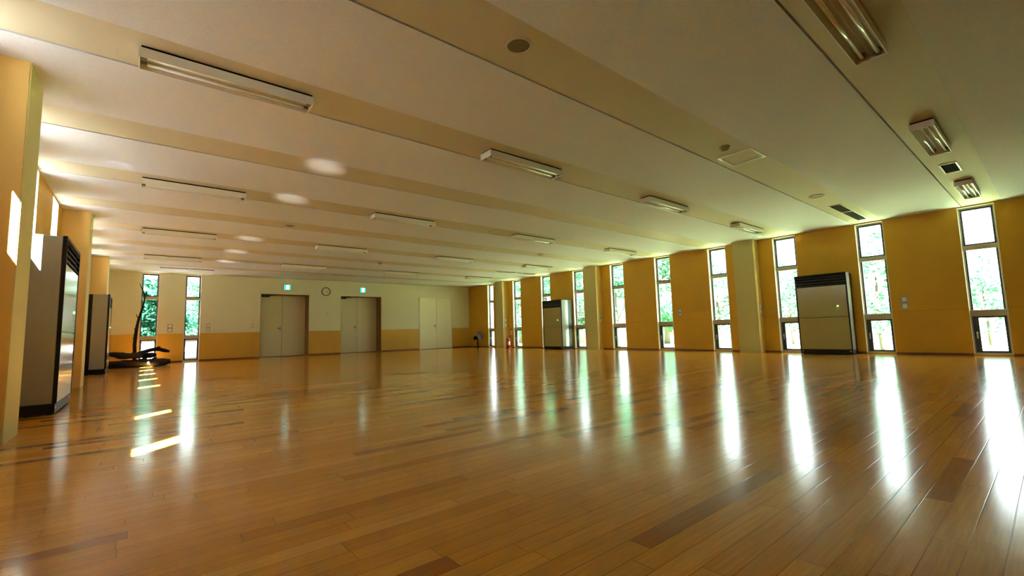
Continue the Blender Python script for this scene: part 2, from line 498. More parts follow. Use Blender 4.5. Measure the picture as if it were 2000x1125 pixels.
# ------------------------------------------------------------------ windows
wn = [0]
def window(wall, u0, u1, T, d0, handle_left=True):
    wn[0] += 1
    pl = PL[wall]
    uc = (u0 + u1) / 2
    base = Vector(pl(uc, 0, 0))
    root = empty('window_%d' % wn[0], base)
    tag(root, kind='structure')
    def lbox(mb, a, b, da, db, za, zb, m, bev=0):
        p = Vector(pl(a, da, za)) - base; q = Vector(pl(b, db, zb)) - base
        mb.box(min(p.x, q.x), max(p.x, q.x), min(p.y, q.y), max(p.y, q.y), za, zb, m, bev)
    D1 = d0 + 0.07
    # reveal lining (jambs, head, sill)
    mb = MB(); t = 0.008
    lbox(mb, u0, u0 + t, -0.002, d0, WZ0, WZ1, M['reveal'])
    lbox(mb, u1 - t, u1, -0.002, d0, WZ0, WZ1, M['reveal'])
    lbox(mb, u0 + t, u1 - t, -0.002, d0, WZ1 - t, WZ1, M['reveal'])
    lbox(mb, u0 + t, u1 - t, -0.002, d0, WZ0, WZ0 + t, M['frame'])
    mb.build('reveal', root)
    mb = MB(); fw = 0.026
    lbox(mb, u0, u0 + fw, d0, D1, WZ0, WZ1, M['frame'])
    lbox(mb, u1 - fw, u1, d0, D1, WZ0, WZ1, M['frame'])
    lbox(mb, u0 + fw, u1 - fw, d0, D1, WZ1 - 0.032, WZ1, M['frame'])
    lbox(mb, u0 + fw, u1 - fw, d0, D1, WZ0, WZ0 + 0.032, M['frame'])
    mb.build('frame', root)
    mb = MB(); lbox(mb, u0 + 0.008, u1 - 0.008, d0 - 0.012, D1, 1.862, 1.945, M['frame'], 0.004); mb.build('transom', root)
    mb = MB(); lbox(mb, u0 + 0.008, u1 - 0.008, d0 - 0.03, D1, 0.688, 0.80, M['frame'], 0.006); mb.build('transom', root)
    # top sash
    mb = MB(); a, b = u0 + fw, u1 - fw; s = 0.028; za, zb = 1.945, WZ1 - 0.032
    lbox(mb, a, a + s, d0 + 0.01, D1 - 0.01, za, zb, M['sash']); lbox(mb, b - s, b, d0 + 0.01, D1 - 0.01, za, zb, M['sash'])
    lbox(mb, a + s, b - s, d0 + 0.01, D1 - 0.01, zb - s, zb, M['sash']); lbox(mb, a + s, b - s, d0 + 0.01, D1 - 0.01, za, za + s, M['sash'])
    top = mb.build('top_sash', root)
    gm = d0 + 0.035
    def pane(a, b, za, zb, par):
        mb = MB(); lbox(mb, a, b, gm, gm + 0.005, za, zb, M['glass']); return mb.build('pane', par)
    pane(a + s, b - s, za + s, zb - s, top)
    mb = MB(); s2 = 0.024
    lbox(mb, a, a + s2, d0 + 0.015, D1 - 0.015, 0.80, 1.862, M['sash']); lbox(mb, b - s2, b, d0 + 0.015, D1 - 0.015, 0.80, 1.862, M['sash'])
    bead = mb.build('glazing_bead', root)
    pane(a + s2, b - s2, 0.80, 1.862, bead)
    # opening sash at the bottom
    mb = MB(); za, zb = WZ0 + 0.032, 0.688; sl, sr = (0.042, 0.034) if wall != 'right' else (0.034, 0.075)
    lbox(mb, a, a + sl, d0 + 0.005, D1 - 0.005, za, zb, M['sash']); lbox(mb, b - sr, b, d0 + 0.005, D1 - 0.005, za, zb, M['sash'])
    lbox(mb, a + sl, b - sr, d0 + 0.005, D1 - 0.005, zb - 0.03, zb, M['sash']); lbox(mb, a + sl, b - sr, d0 + 0.005, D1 - 0.005, za, za + 0.03, M['sash'])
    low = mb.build('bottom_sash', root)
    pane(a + sl, b - sr, za + 0.03, zb - 0.03, low)
    mb = MB(); hu = b - sr / 2 if wall == 'right' else a + sl / 2
    lbox(mb, hu - 0.009, hu + 0.009, d0 - 0.012, d0 + 0.005, 0.30, 0.42, M['metal'], 0.003)
    lbox(mb, hu - 0.006, hu + 0.006, d0 - 0.034, d0 - 0.012, 0.385, 0.405, M['metal'], 0.002)
    mb.build('handle', low)
    return root
for a, b in right_win: window('right', a, b, TR, 0.07)
for a, b in left_win: window('left', a, b, TL, 0.11)
for a, b in far_win: window('far', a, b, TF, 0.06)

# ------------------------------------------------------------------ doors
def door(num, u0, u1, rec, split, leafw_left, recessed):
    root = empty('door_%d' % num, ((u0 + u1) / 2, YF, 0))
    tag(root, kind='structure')
    cx = (u0 + u1) / 2
    yb = rec
    L0, L1 = u0 - cx, u1 - cx; sp = split - cx
    if recessed:
        mb = MB(); t = 0.02                       # recess lining
        mb.box(L0 - t, L0, 0.0 + TF - 0.01, yb + 0.06, 0, DOORH + t, M['brown'])
        mb.box(L1, L1 + t, 0.0 + TF - 0.01, yb + 0.06, 0, DOORH + t, M['brown'])
        mb.box(L0 - t, L1 + t, 0.0 + TF - 0.01, yb + 0.06, DOORH, DOORH + t, M['brown'])
        mb.box(L1 - 0.006, L1, 0.002, TF, 0, DOORH, M['brown'])
        mb.box(L0, L0 + 0.006, 0.002, TF, 0, DOORH, M['brown'])
        mb.build('recess_lining', root)
        top = DOORH
    else:
        top = 2.13
        mb = MB(); t = 0.03
        mb.box(L0 - t, L0, -0.02, 0.0, 0, top + t, M['cream_wall'])
        mb.box(L1, L1 + t, -0.02, 0.0, 0, top + t, M['cream_wall'])
        mb.box(L0, L1, -0.02, 0.0, top, top + t, M['cream_wall'])
        mb.build('frame', root)
        yb = -0.018
    g = 0.004
    th = 0.04 if recessed else 0.016
    mb = MB(); mb.box(L0 + 0.007, sp - g, yb, yb + th, 0.012, top - 0.006, M['door'], 0.003); leaf1 = mb.build('leaf', root)
    mb = MB(); mb.box(sp + g, L1 - 0.007, yb, yb + th, 0.012, top - 0.006, M['door'], 0.003); leaf2 = mb.build('leaf', root)
    if recessed:
        mb = MB(); mb.box(L0 - 0.02, L1 + 0.02, yb + th, yb + th + 0.08, -0.05, DOORH + 0.02, M['brown']); mb.build('backing', root)  # added unseen panel, stops outdoor light leaking round the leaves
    mb = MB(); mb.box(sp - g, sp + g, yb + 0.012, yb + th, 0.012, top - 0.006, M['black'])
    mb.box(L0, L1, yb + 0.004, yb + th, 0.0, 0.012, M['black']); mb.build('joint', root)
    mb = MB()
    mb.box(sp - 0.085, sp - 0.035, yb - 0.008, yb, 0.86, 1.05, M['metal'], 0.002)
    mb.lathe([(0.0001, -0.05), (0.010, -0.05), (0.010, 0.0)], M['dark_metal'], 12, 'y', (sp - 0.06, yb - 0.006, 0.97))
    mb.box(sp - 0.165, sp - 0.05, yb - 0.060, yb - 0.044, 0.961, 0.979, M['dark_metal'], 0.004)
    mb.build('lever_handle', leaf1)
    if recessed:
        mb = MB()
        mb.box(L0 + 0.10, L0 + 0.34, yb - 0.055, yb, top - 0.075, top - 0.02, M['dark_metal'], 0.006)
        mb.tube([(L0 + 0.30, yb - 0.05, top - 0.022), (L0 + 0.46, yb - 0.07, top - 0.018), (L0 + 0.52, yb - 0.02, top - 0.016)], 0.009, M['dark_metal'], 6)
        mb.build('door_closer', leaf1)
    return root
door(1, 2.985, 4.50, 0.45, 3.74, 0, True)
door(2, 5.60, 7.155, 0.45, 6.37, 0, True)
door(3, door3[0], door3[1], 0.0, 9.59, 0, False)

# ------------------------------------------------------------------ fluorescent fixtures
def lamp_proto(L):
    r = empty('fluorescent_light')
    W = 0.19; zt = -0.016; zb = -0.085
    mb = MB(); mb.box(-L / 2 + 0.012, L / 2 - 0.012, -0.089, 0.089, zt, 0.0, M['void']); mb.build('shadow_gap_plate', r)  # spacer plate blackened to paint the shadow gap above the housing
    mb = MB(); t = 0.006                       # open tray: top, long sides, ends
    mb.box(-L / 2, L / 2, -W / 2, W / 2, zt - t, zt, M['white'])
    mb.box(-L / 2, L / 2, -W / 2, -W / 2 + t, zb, zt - t, M['white'])
    mb.box(-L / 2, L / 2, W / 2 - t, W / 2, zb, zt - t, M['white'])
    mb.box(-L / 2, -L / 2 + t, -W / 2 + t, W / 2 - t, zb, zt - t, M['white'])
    mb.box(L / 2 - t, L / 2, -W / 2 + t, W / 2 - t, zb, zt - t, M['white'])
    mb.build('housing', r)
    mb = MB()                                  # W-shaped reflector
    ys = [-W / 2 + t, -0.072, -0.018, 0.0, 0.018, 0.072, W / 2 - t]
    zs = [zb + 0.006, zt - 0.012, zt - 0.012, zb + 0.022, zt - 0.012, zt - 0.012, zb + 0.006]
    xa, xb = -L / 2 + t, L / 2 - t
    for i in range(6):
        mb.quad([(xa, ys[i], zs[i]), (xb, ys[i], zs[i]), (xb, ys[i + 1], zs[i + 1]), (xa, ys[i + 1], zs[i + 1])], M['reflector'])
    mb.build('reflector', r, fix=False)
    for s in (-1, 1):
        mb = MB()
        l2 = L / 2 - 0.045
        mb.lathe([(0.0001, -l2), (0.014, -l2), (0.014, l2), (0.0001, l2)], M['tube'], 12, 'x', (0, s * 0.046, zt - 0.042))
        tb = mb.build('tube', r)
        for e in (-1, 1):
            mb = MB()
            mb.box(e * (L / 2 - 0.027) - 0.018, e * (L / 2 - 0.027) + 0.018, s * 0.046 - 0.019, s * 0.046 + 0.019, zt - 0.060, zt - 0.012, M['socket'], 0.004)
            mb.build('socket', tb)
    return r

GL = 'twin-tube fluorescent lamps on the ceiling'
ordn = ['first', 'second', 'third', 'fourth', 'fifth']
xs = {0: [None, 3.51, 6.54, 9.62], 2: [0.465, 3.42, 6.44, 9.46], 4: [0.47, 3.42, 6.44, 9.46], 6: [0.475, 3.43, 6.43, 9.46], 8: [0.50, 3.45, 6.44, 9.46]}
where = ['leftmost', 'second from left', 'third from left', 'rightmost']
where0 = ['', 'leftmost and cut by the frame', 'middle one', 'by the tall window']
proto = None
for ri, (k, row) in enumerate(xs.items()):
    for ci, x in enumerate(row):
        if x is None: continue
        if proto is None:
            proto = lamp_proto(1.12); o = proto
        else:
            o = copy_tree(proto)
        o.location = (x, J0 + k * PITCH - STRIPW / 2 + 0.01, H + 0.004)
        if ri == 0: lab = 'white twin-tube ceiling lamp, nearest row, ' + where0[ci]
        else: lab = 'white twin-tube ceiling lamp, %s row from the front, %s' % (ordn[ri], where[ci])
        tag(o, lab, 'ceiling lamp', GL)

# ------------------------------------------------------------------ other ceiling fittings
ZS = H + 0.004
def speaker(x, y, r, label, dark=True):
    root = empty('ceiling_speaker', (x, y, ZS))
    tag(root, label, 'speaker', 'round fittings in the ceiling strips')
    mb = MB(); mb.lathe([(r * 0.86, 0.0), (r * 0.86, -0.010), (r * 0.94, -0.012), (r, -0.006), (r, 0.0)], M['strip'], 40); mb.build('rim', root)
    mb = MB(); mb.lathe([(0.0001, -0.004), (r * 0.86, -0.004)], M['speaker_dark'] if dark else M['strip'], 40); mb.build('grille', root)
speaker(1.965, 2.235, 0.092, 'round recessed ceiling speaker with dark grille nearest the front')
speaker(8.17, 2.262, 0.105, 'round flush ceiling fitting painted like its strip, beside the long air grille', False)
speaker(1.97, 8.62, 0.085, 'small dark round ceiling speaker at mid room, left')
speaker(8.06, 8.56, 0.085, 'small round ceiling speaker at mid room, toward the right wall')
speaker(5.42, 7.02, 0.16, 'large pale flush round cover in the ceiling beside a lamp', False)

def detector(x, y, r, label):
    root = empty('smoke_detector', (x, y, ZS))
    tag(root, label, 'smoke detector')
    mb = MB(); mb.lathe([(r, 0.0), (r, -0.014), (0.0001, -0.014)], M['detector'], 24); mb.build('base', root)
    mb = MB(); mb.lathe([(r * 0.82, -0.014), (r * 0.8, -0.032), (r * 0.55, -0.044), (r * 0.5, -0.05), (0.0001, -0.052)], M['detector'], 24); mb.build('sensor_head', root)
detector(4.985, 2.215, 0.058, 'small round smoke detector beside the square ceiling hatch')
detector(5.04, 11.86, 0.055, 'tiny smoke detector on the ceiling near the far wall')

root = empty('ceiling_hatch', (5.468, 2.238, ZS))
tag(root, 'square ceiling access hatch with bright aluminium frame', 'hatch')
mb = MB(); a, b = 0.205, 0.195; t = 0.02
mb.box(-a, -a + t, -b, b, -0.010, 0, M['bright_trim']); mb.box(a - t, a, -b, b, -0.010, 0, M['bright_trim'])
mb.box(-a + t, a - t, -b, -b + t, -0.010, 0, M['bright_trim']); mb.box(-a + t, a - t, b - t, b, -0.010, 0, M['bright_trim'])
mb.build('frame', root)
mb = MB(); mb.box(-a + t, a - t, -b + t, b - t, -0.003, 0, M['strip']); mb.build('panel', root)

def grille(x0, x1, yc, w, split, label, frame=M['white'], name='air_grille', grp='long air grilles in the ceiling'):
    root = empty(name, ((x0 + x1) / 2, yc, ZS))
    tag(root, label, 'air grille', grp)
    L = (x1 - x0) / 2; t = 0.014
    mb = MB()
    mb.box(-L, L, -w / 2, -w / 2 + t, -0.010, 0, frame); mb.box(-L, L, w / 2 - t, w / 2, -0.010, 0, frame)
    mb.box(-L, -L + t, -w / 2 + t, w / 2 - t, -0.010, 0, frame); mb.box(L - t, L, -w / 2 + t, w / 2 - t, -0.010, 0, frame)
    mb.build('frame', root)
    parts = [(-L + t, L - t)] if split is None else [(-L + t, split - (x0 + x1) / 2 - 0.012), (split - (x0 + x1) / 2 + 0.012, L - t)]
    if split is not None:
        mb = MB(); s = split - (x0 + x1) / 2; mb.box(s - 0.012, s + 0.012, -w / 2 + t, w / 2 - t, -0.010, 0, M['white']); mb.build('divider', root)
    for a, b in parts:
        mb = MB()
        mb.box(a, b, -w / 2 + t, w / 2 - t, -0.002, 0.0, M['void'])
        n = 7
        for i in range(n):
            yy = -w / 2 + t + (i + 0.5) * (w - 2 * t) / n
            mb.quad([(a, yy - 0.006, -0.008), (b, yy - 0.006, -0.008), (b, yy + 0.004, -0.003), (a, yy + 0.004, -0.003)], M['slat'])
        mb.build('louvre', root, fix=False)
grille(9.07, 10.87, 2.275, 0.185, 9.82, 'long two-part air grille in the ceiling near the right wall')
grille(9.00, 10.75, 11.72, 0.185, 9.88, 'long thin air grille on the ceiling by the far right windows')
grille(0.28, 1.55, 15.42, 0.185, 0.95, 'long air grille on the ceiling above the far left windows')
root = empty('air_vent', (8.195, 0.733, ZS))
tag(root, 'black oblong ceiling vent with pale frame between two lamps', 'air vent')
mb = MB(); a, b, t = 0.265, 0.085, 0.014
mb.box(-a, a, -b, -b + t, -0.012, 0, M['white']); mb.box(-a, a, b - t, b, -0.012, 0, M['white'])
mb.box(-a, -a + t, -b + t, b - t, -0.012, 0, M['white']); mb.box(a - t, a, -b + t, b - t, -0.012, 0, M['white'])
mb.build('frame', root)
mb = MB(); mb.box(-a + t, a - t, -b + t, b - t, -0.002, 0, M['void'])
for i in range(6):
    yy = -b + t + (i + 0.5) * (2 * b - 2 * t) / 6
    mb.box(-a + t, a - t, yy - 0.001, yy + 0.001, -0.011, -0.002, M['void'])
mb.build('louvre', root, fix=False)

# ------------------------------------------------------------------ floor-standing air conditioners
def aircon(loc, rz, W, D, HT, label):
    """local: front faces -y at y=0, x is the width, back at y=D"""
    r = empty('air_conditioner', loc, rz)
    tag(r, label, 'air conditioner', 'floor-standing air conditioners along the walls')
    w = W / 2; side = D * 0.62; pl = HT * 0.062; gt = HT * 0.845; mid = HT * 0.455
    mb = MB()
    mb.box(-w, w, 0.03, side, pl, HT - 0.004, M['ac_side'], 0.004)
    mb.build('cabinet', r)
    mb = MB(); mb.box(-w + 0.002, w - 0.002, side, D, 0.0, HT - 0.008, M['black'], 0.004); mb.build('back_casing', r)
    mb = MB(); mb.box(-w + 0.004, w - 0.004, 0.012, side, 0.012, pl, M['black'])
    for sx in (-1, 1):
        for yy in (0.05, side - 0.05):
            mb.lathe([(0.0001, 0.0), (0.02, 0.0), (0.02, 0.012), (0.0001, 0.012)], M['black'], 10, 'z', (sx * (w - 0.06), yy, 0))
    pb = mb.build('plinth', r)
    for sx in (-1, 1):
        mb = MB(); mb.lathe([(0.0001, 0.006), (0.011, 0.006), (0.013, 0.012)], M['metal'], 10, 'y', (sx * (w - 0.045), 0.0, pl * 0.62)); mb.build('screw_cap', pb)
    mb = MB(); e = 0.024                        # black edge trims and top rail
    mb.box(-w, -w + e, 0.0, 0.03, pl, HT, M['black']); mb.box(w - e, w, 0.0, 0.03, pl, HT, M['black'])
    mb.box(-w + e, w - e, 0.0, 0.03, HT - 0.03, HT, M['black'])
    mb.build('edge_trim', r)
    mb = MB(); mb.box(-w + e, w - e, 0.022, 0.03, gt, HT - 0.03, M['black']); gr = mb.build('outlet_grille', r)
    n = 4
    for i in range(n):
        zz = gt + (i + 0.6) * (HT - 0.03 - gt) / n
        mb = MB()
        mb.quad([(-w + e, 0.004, zz - 0.010), (w - e, 0.004, zz - 0.010), (w - e, 0.004, zz - 0.004), (-w + e, 0.004, zz - 0.004)], M['slat'])
        mb.quad([(-w + e, 0.004, zz - 0.004), (w - e, 0.004, zz - 0.004), (w - e, 0.020, zz + 0.024), (-w + e, 0.020, zz + 0.024)], M['black'])
        mb.build('louvre', gr, fix=False)
    mb = MB(); mb.box(-w + e, w - e, 0.004, 0.03, mid + 0.004, gt, M['ac_front'], 0.004); up = mb.build('upper_panel', r)
    mb = MB(); mb.box(-w + e, w - e, 0.004, 0.03, pl, mid - 0.002, M['ac_front'], 0.004); mb.build('lower_panel', r)
    mb = MB(); mb.box(-w + e, w - e, 0.016, 0.03, mid - 0.002, mid + 0.004, M['slat']); mb.build('seam', r)
    mb = MB(); mb.box(w - 0.24, w - 0.14, 0.0, 0.004, mid + 0.14, mid + 0.20, M['ac_front'], 0.0015)
    mb.build('control_panel', up)
    mb = MB(); mb.lathe([(0.0001, -0.003), (0.012, -0.003), (0.016, 0.004)], M['green_led'], 12, 'y', (w - 0.19, 0.0, mid + 0.225)); mb.build('indicator_lamp', up)
    return r
aircon((10.92, 3.115, 0), -PI / 2, 0.93, 0.33, 1.665, 'tall beige air conditioner with black louvred top, largest one by the right wall')
aircon((10.70, 10.90, 0), -PI / 2, 0.90, 0.53, 1.655, 'tall beige air conditioner before a far window of the right wall')
aircon((-0.59, 6.52, 0), PI / 2, 1.14, 0.395, 1.676, 'tall grey-sided air conditioner nearest the front on the left wall')
aircon((-0.56, 13.12, 0), PI / 2, 0.94, 0.43, 1.66, 'tall air conditioner on the left wall beside the driftwood heap')

# ------------------------------------------------------------------ far wall fittings
def exit_sign(x, z, label):
    r = empty('exit_sign', (x, YF, z))
    tag(r, label, 'exit sign', 'green exit signs over the doors')
    mb = MB(); mb.box(-0.096, 0.096, -0.05, 0, -0.086, 0.086, M['white'], 0.006); mb.build('housing', r)
    mb = MB(); mb.box(-0.090, 0.090, -0.053, -0.05, -0.080, 0.080, M['exit_green']); f = mb.build('face', r)
    mb = MB(); mb.box(-0.034, 0.046, -0.0545, -0.053, -0.064, 0.066, M['exit_white']); mb.build('doorway_symbol', f)
    mb = MB(); y = -0.0555
    def poly(p): mb.quad([(a, y, b) for a, b in p], M['exit_green'])
    poly([(0.002 + 0.010 * math.cos(a), 0.040 + 0.010 * math.sin(a)) for a in [i * PI / 5 for i in range(10)]])
    poly([(-0.010, 0.026), (0.008, 0.028), (0.014, -0.006), (0.0, -0.010)])
    poly([(0.000, -0.008), (0.014, -0.006), (0.030, -0.030), (0.020, -0.034)])
    poly([(0.002, -0.006), (0.012, -0.010), (-0.008, -0.034), (-0.026, -0.036), (-0.026, -0.028), (-0.010, -0.026)])
    poly([(0.006, 0.026), (0.010, 0.020), (0.030, 0.008), (0.030, 0.015)])
    poly([(-0.010, 0.026), (-0.006, 0.018), (-0.026, 0.004), (-0.029, 0.010)])
    mb.build('running_figure', f, fix=False)
exit_sign(3.775, 2.357, 'lit green exit sign above the left double door')
exit_sign(6.41, 2.357, 'lit green exit sign above the middle double door')

r = empty('wall_clock', (5.065, YF, 2.26))
tag(r, 'round pale wall clock with dark rim between the two recessed doors', 'clock')
mb = MB(); mb.lathe([(0.155, 0.0), (0.158, -0.035), (0.150, -0.045), (0.134, -0.045), (0.130, -0.022)], M['clock_rim'], 40, 'y'); mb.build('rim', r)
mb = MB(); mb.lathe([(0.0001, -0.022), (0.131, -0.022)], M['clock_face'], 40, 'y'); fc = mb.build('face', r)
mb = MB()
for i in range(12):
    a = i * PI / 6
    c, s = math.cos(a), math.sin(a)
    l0, l1, t = 0.104, 0.122, 0.003 if i % 3 else 0.006
    mb.quad([(s * l0 - c * t, -0.0235, c * l0 + s * t), (s * l0 + c * t, -0.0235, c * l0 - s * t), (s * l1 + c * t, -0.0235, c * l1 - s * t), (s * l1 - c * t, -0.0235, c * l1 + s * t)], M['clock_rim'])
mb.build('hour_marks', fc, fix=False)
for nm, a, l, t, yy in (('hour_hand', 1.55, 0.062, 0.005, -0.025), ('minute_hand', 1.75, 0.095, 0.0035, -0.027)):
    mb = MB(); c, s = math.cos(a), math.sin(a)
    pts = [(-0.012, -t), (-0.012, t), (l, t * 0.5), (l, -t * 0.5)]
    mb.quad([(u * s + w * c, yy, u * c - w * s) for u, w in pts], M['black']); mb.build(nm, r, fix=False)

def wall_plate(loc, normal, w, h, label, rows=2, mat=None):
    """plate lying on a wall; normal is the facing direction ('-x', '-y')"""
    r = empty('wall_plate', loc, 0 if normal == '-y' else -PI / 2)
    tag(r, label, 'wall plate', 'switch and socket plates on the walls')
    mb = MB(); mb.box(-w / 2, w / 2, -0.009, 0, -h / 2, h / 2, mat or M['plate'], 0.003); mb.build('cover', r)
    for i in range(rows):
        zc = h / 2 - (i + 0.5) * h / rows
        mb = MB(); mb.box(-w * 0.28, w * 0.28, -0.013, -0.009, zc - h / rows * 0.30, zc + h / rows * 0.30, M['white'], 0.002); mb.build('rocker', r)
wall_plate((XR, 1.85, 0.99), '-x', 0.115, 0.26, 'pale double plate on the orange wall left of the nearest window')
wall_plate((XR, 6.51, 1.03), '-x', 0.10, 0.20, 'faint pale plate on the orange wall between mid-room windows')
wall_plate((11.12, 4.41, 1.01), '-y', 0.10, 0.28, 'pale tall plate on the side of the nearest right column')
wall_plate((11.12, 9.18, 0.98), '-y', 0.10, 0.32, 'pale tall plate on the side of the middle right column')
wall_plate((11.12, 13.95, 1.0), '-y', 0.12, 0.42, 'pale blue-grey plate on the side of the farthest right column')
wall_plate((2.76, YF, 1.07), '-y', 0.08, 0.13, 'small plate left of the first recessed door', 1)
wall_plate((0.62, YF, 1.02), '-y', 0.13, 0.24, 'pale plate on the far wall between the two windows')
wall_plate((1.56, YF, 1.02), '-y', 0.09, 0.24, 'pale plate on the far wall right of the second window')
wall_plate((5.13, YF, 1.46), '-y', 0.05, 0.06, 'tiny plate on the far wall below the clock', 1)

# ------------------------------------------------------------------ fire extinguisher, its sign, and the fan
r = empty('fire_extinguisher', (11.05, 13.72, 0))
tag(r, 'red fire extinguisher standing on the floor beside the farthest column', 'fire extinguisher')
mb = MB(); mb.lathe([(0.0001, 0.02), (0.072, 0.02), (0.076, 0.04), (0.076, 0.33), (0.066, 0.37), (0.035, 0.395), (0.022, 0.40), (0.022, 0.425), (0.0001, 0.425)], M['red'], 24); bd = mb.build('cylinder', r)
mb = MB()
n = 10
for i in range(n):
    a0 = PI + 0.55 + (i) * 0.16; a1 = a0 + 0.16
    mb.quad([(0.0772 * math.cos(a), 0.0772 * math.sin(a), z) for a, z in ((a0, 0.12), (a1, 0.12), (a1, 0.25), (a0, 0.25))], M['white'], True)
mb.build('label_band', bd, fix=False)
mb = MB(); mb.box(-0.02, 0.09, -0.012, 0.012, 0.425, 0.44, M['black'], 0.003); mb.box(-0.02, 0.10, -0.010, 0.010, 0.462, 0.474, M['red'], 0.003); mb.box(-0.02, 0.0, -0.010, 0.010, 0.44, 0.462, M['black']); mb.build('squeeze_handle', r)
mb = MB(); mb.tube([(-0.02, 0, 0.435), (-0.07, -0.01, 0.43), (-0.098, -0.02, 0.36), (-0.098, -0.03, 0.22), (-0.09, -0.03, 0.12)], 0.011, M['black'], 8); mb.build('hose', r)
mb = MB(); mb.lathe([(0.0001, 0.0), (0.13, 0.0), (0.13, 0.018), (0.085, 0.022), (0.0001, 0.022)], M['red'], 28); mb.build('stand_base', r)
r = empty('wall_sign', (XR, 13.78, 0.60))
tag(r, 'small yellow sign on the wall above the fire extinguisher', 'sign')
mb = MB(); mb.box(-0.008, 0, -0.08, 0.08, -0.10, 0.10, M['sign_yellow'], 0.002); mb.build('plate', r)
mb = MB(); mb.box(-0.011, -0.008, -0.08, 0.08, 0.10, 0.14, M['red'], 0.001); mb.build('top_band', r)

r = empty('pedestal_fan', (11.0, 15.72, 0))
tag(r, 'black pedestal fan with silver-blue round head in the far corner', 'fan')
mb = MB(); mb.lathe([(0.0001, 0.0), (0.17, 0.0), (0.17, 0.015), (0.05, 0.035), (0.0001, 0.04)], M['black'], 28); mb.build('base', r)
mb = MB(); mb.lathe([(0.036, 0.03), (0.036, 0.24), (0.024, 0.26), (0.024, 0.40)], M['black'], 14); mb.build('pole', r)
mb = MB(); mb.lathe([(0.0001, -0.13), (0.06, -0.12), (0.085, -0.06), (0.085, 0.02), (0.05, 0.04)], M['black'], 18, 'y'); mh = mb.build('motor_housing', r)
mh.location = (-0.045, 0.05, 0.42); mh.rotation_euler = (0.4, 0, 3.5)
mb = MB()
R = 0.17
mb.lathe([(R, 0.05), (R, 0.09), (R * 0.96, 0.10), (R * 0.96, 0.05)], M['fan_blue'], 32, 'y')
for q in range(1, 6):
    rr = R * q / 6
    mb.lathe([(rr, 0.10 + 0.02 * (1 - q / 6)), (rr + 0.007, 0.103 + 0.02 * (1 - q / 6)), (rr + 0.007, 0.098)], M['fan_blue'], 28, 'y')
for q in range(18):
    a = q * PI / 9
    mb.tube([(0.02 * math.cos(a), 0.12, 0.02 * math.sin(a)), (R * math.cos(a), 0.095, R * math.sin(a))], 0.0025, M['fan_blue'], 4)
mb.lathe([(0.0001, 0.125), (0.035, 0.122), (0.036, 0.11)], M['fan_blue'], 18, 'y')
mb.lathe([(0.05, 0.045), (R, 0.05)], M['fan_blue'], 28, 'y')
gd = mb.build('guard', r)
gd.location = (0.02, -0.03, 0.475); gd.rotation_euler = (0.4, 0, 3.5)
mb = MB()
for q in range(4):
    a = q * PI / 2
    pts = [(0.02, -0.25), (0.13, -0.45), (0.145, 0.25), (0.03, 0.35)]
    mb.quad([(rr * math.cos(a + w), 0.075 + 0.02 * w, rr * math.sin(a + w)) for rr, w in pts], M['fan_blue'])
bl = mb.build('blades', r, fix=False); bl.location = gd.location; bl.rotation_euler = gd.rotation_euler
mb = MB(); mb.tube([(0.15, 0.02, 0.012), (0.22, 0.0, 0.008), (0.30, 0.10, 0.008), (0.36, 0.22, 0.008)], 0.006, M['white'], 6); mb.build('power_cord', r)

# ------------------------------------------------------------------ driftwood in the far left corner
rg = random.Random(21)
def crooked(p0, p1, n, ay, az):
    p0, p1 = Vector(p0), Vector(p1); out = []
    for i in range(n):
        w = 0.4 if i in (0, n - 1) else 1.0
        out.append(p0.lerp(p1, i / (n - 1)) + Vector((rg.uniform(-0.01, 0.01), rg.uniform(-ay, ay) * w, rg.uniform(-az, az) * w)))
    return out
r = empty('driftwood_branch', (-0.175, 15.80, 0))
tag(r, 'tall thin driftwood branch standing upright out of the dark heap', 'driftwood')
main = [(0.03, 0, 0.0), (0.035, 0, 0.30), (0.02, 0.01, 0.55), (0.03, 0, 0.80), (0.045, -0.01, 1.02), (0.075, 0.0, 1.22), (0.105, 0.01, 1.38), (0.15, 0.0, 1.58), (0.18, 0.01, 1.76), (0.17, 0, 1.92), (0.125, 0, 2.06), (0.06, 0, 2.22)]
mb = MB(); mb.tube(main, [0.050, 0.044, 0.038, 0.040, 0.034, 0.032, 0.027, 0.022, 0.019, 0.017, 0.012, 0.005], M['bark'], 9, 0.18, rg); st = mb.build('stem', r)
for p in ([(0.18, 0, 1.80), (0.215, 0, 1.85), (0.205, 0, 1.92), (0.175, 0, 1.94)], [(0.08, 0, 1.25), (0.03, 0, 1.35), (0.02, 0, 1.38)], [(0.04, 0, 0.95), (-0.01, 0, 1.0)], [(0.03, 0, 0.72), (-0.03, 0, 0.75)], [(0.145, 0, 1.55), (0.20, -0.02, 1.62)]):
    mb = MB(); mb.tube(p, [0.013] + [0.009] * (len(p) - 1), M['bark'], 6); mb.build('twig', st)
def log(name, a, b, rad, lab, grp=None, zlift=None):
    o = empty(name, (a[0], a[1], 0)); tag(o, lab, 'driftwood', grp)
    pts = crooked(a, b, 9, 0.006, 0.008)
    if zlift:
        for p, dz in zip(pts, zlift): p.z += dz
    pts = [p - Vector((a[0], a[1], 0)) for p in pts]
    mb = MB(); mb.tube(pts, [rad * 0.6] + [rad * rg.uniform(0.86, 0.96) for _ in range(7)] + [rad * 0.55], M['bark'], 11, 0.06, rg); t = mb.build('trunk', o)
    q = pts[5]
    mb = MB(); mb.tube([q, q + Vector((0.05, 0, rad * 0.9)), q + Vector((0.11, 0, rad * 1.25))], [rad * 0.5, rad * 0.38, rad * 0.2], M['bark'], 7); mb.build('stub', o)
LL = 'thick dark driftwood log lying on the floor in the far left heap'
GG = 'driftwood logs in the far left corner'
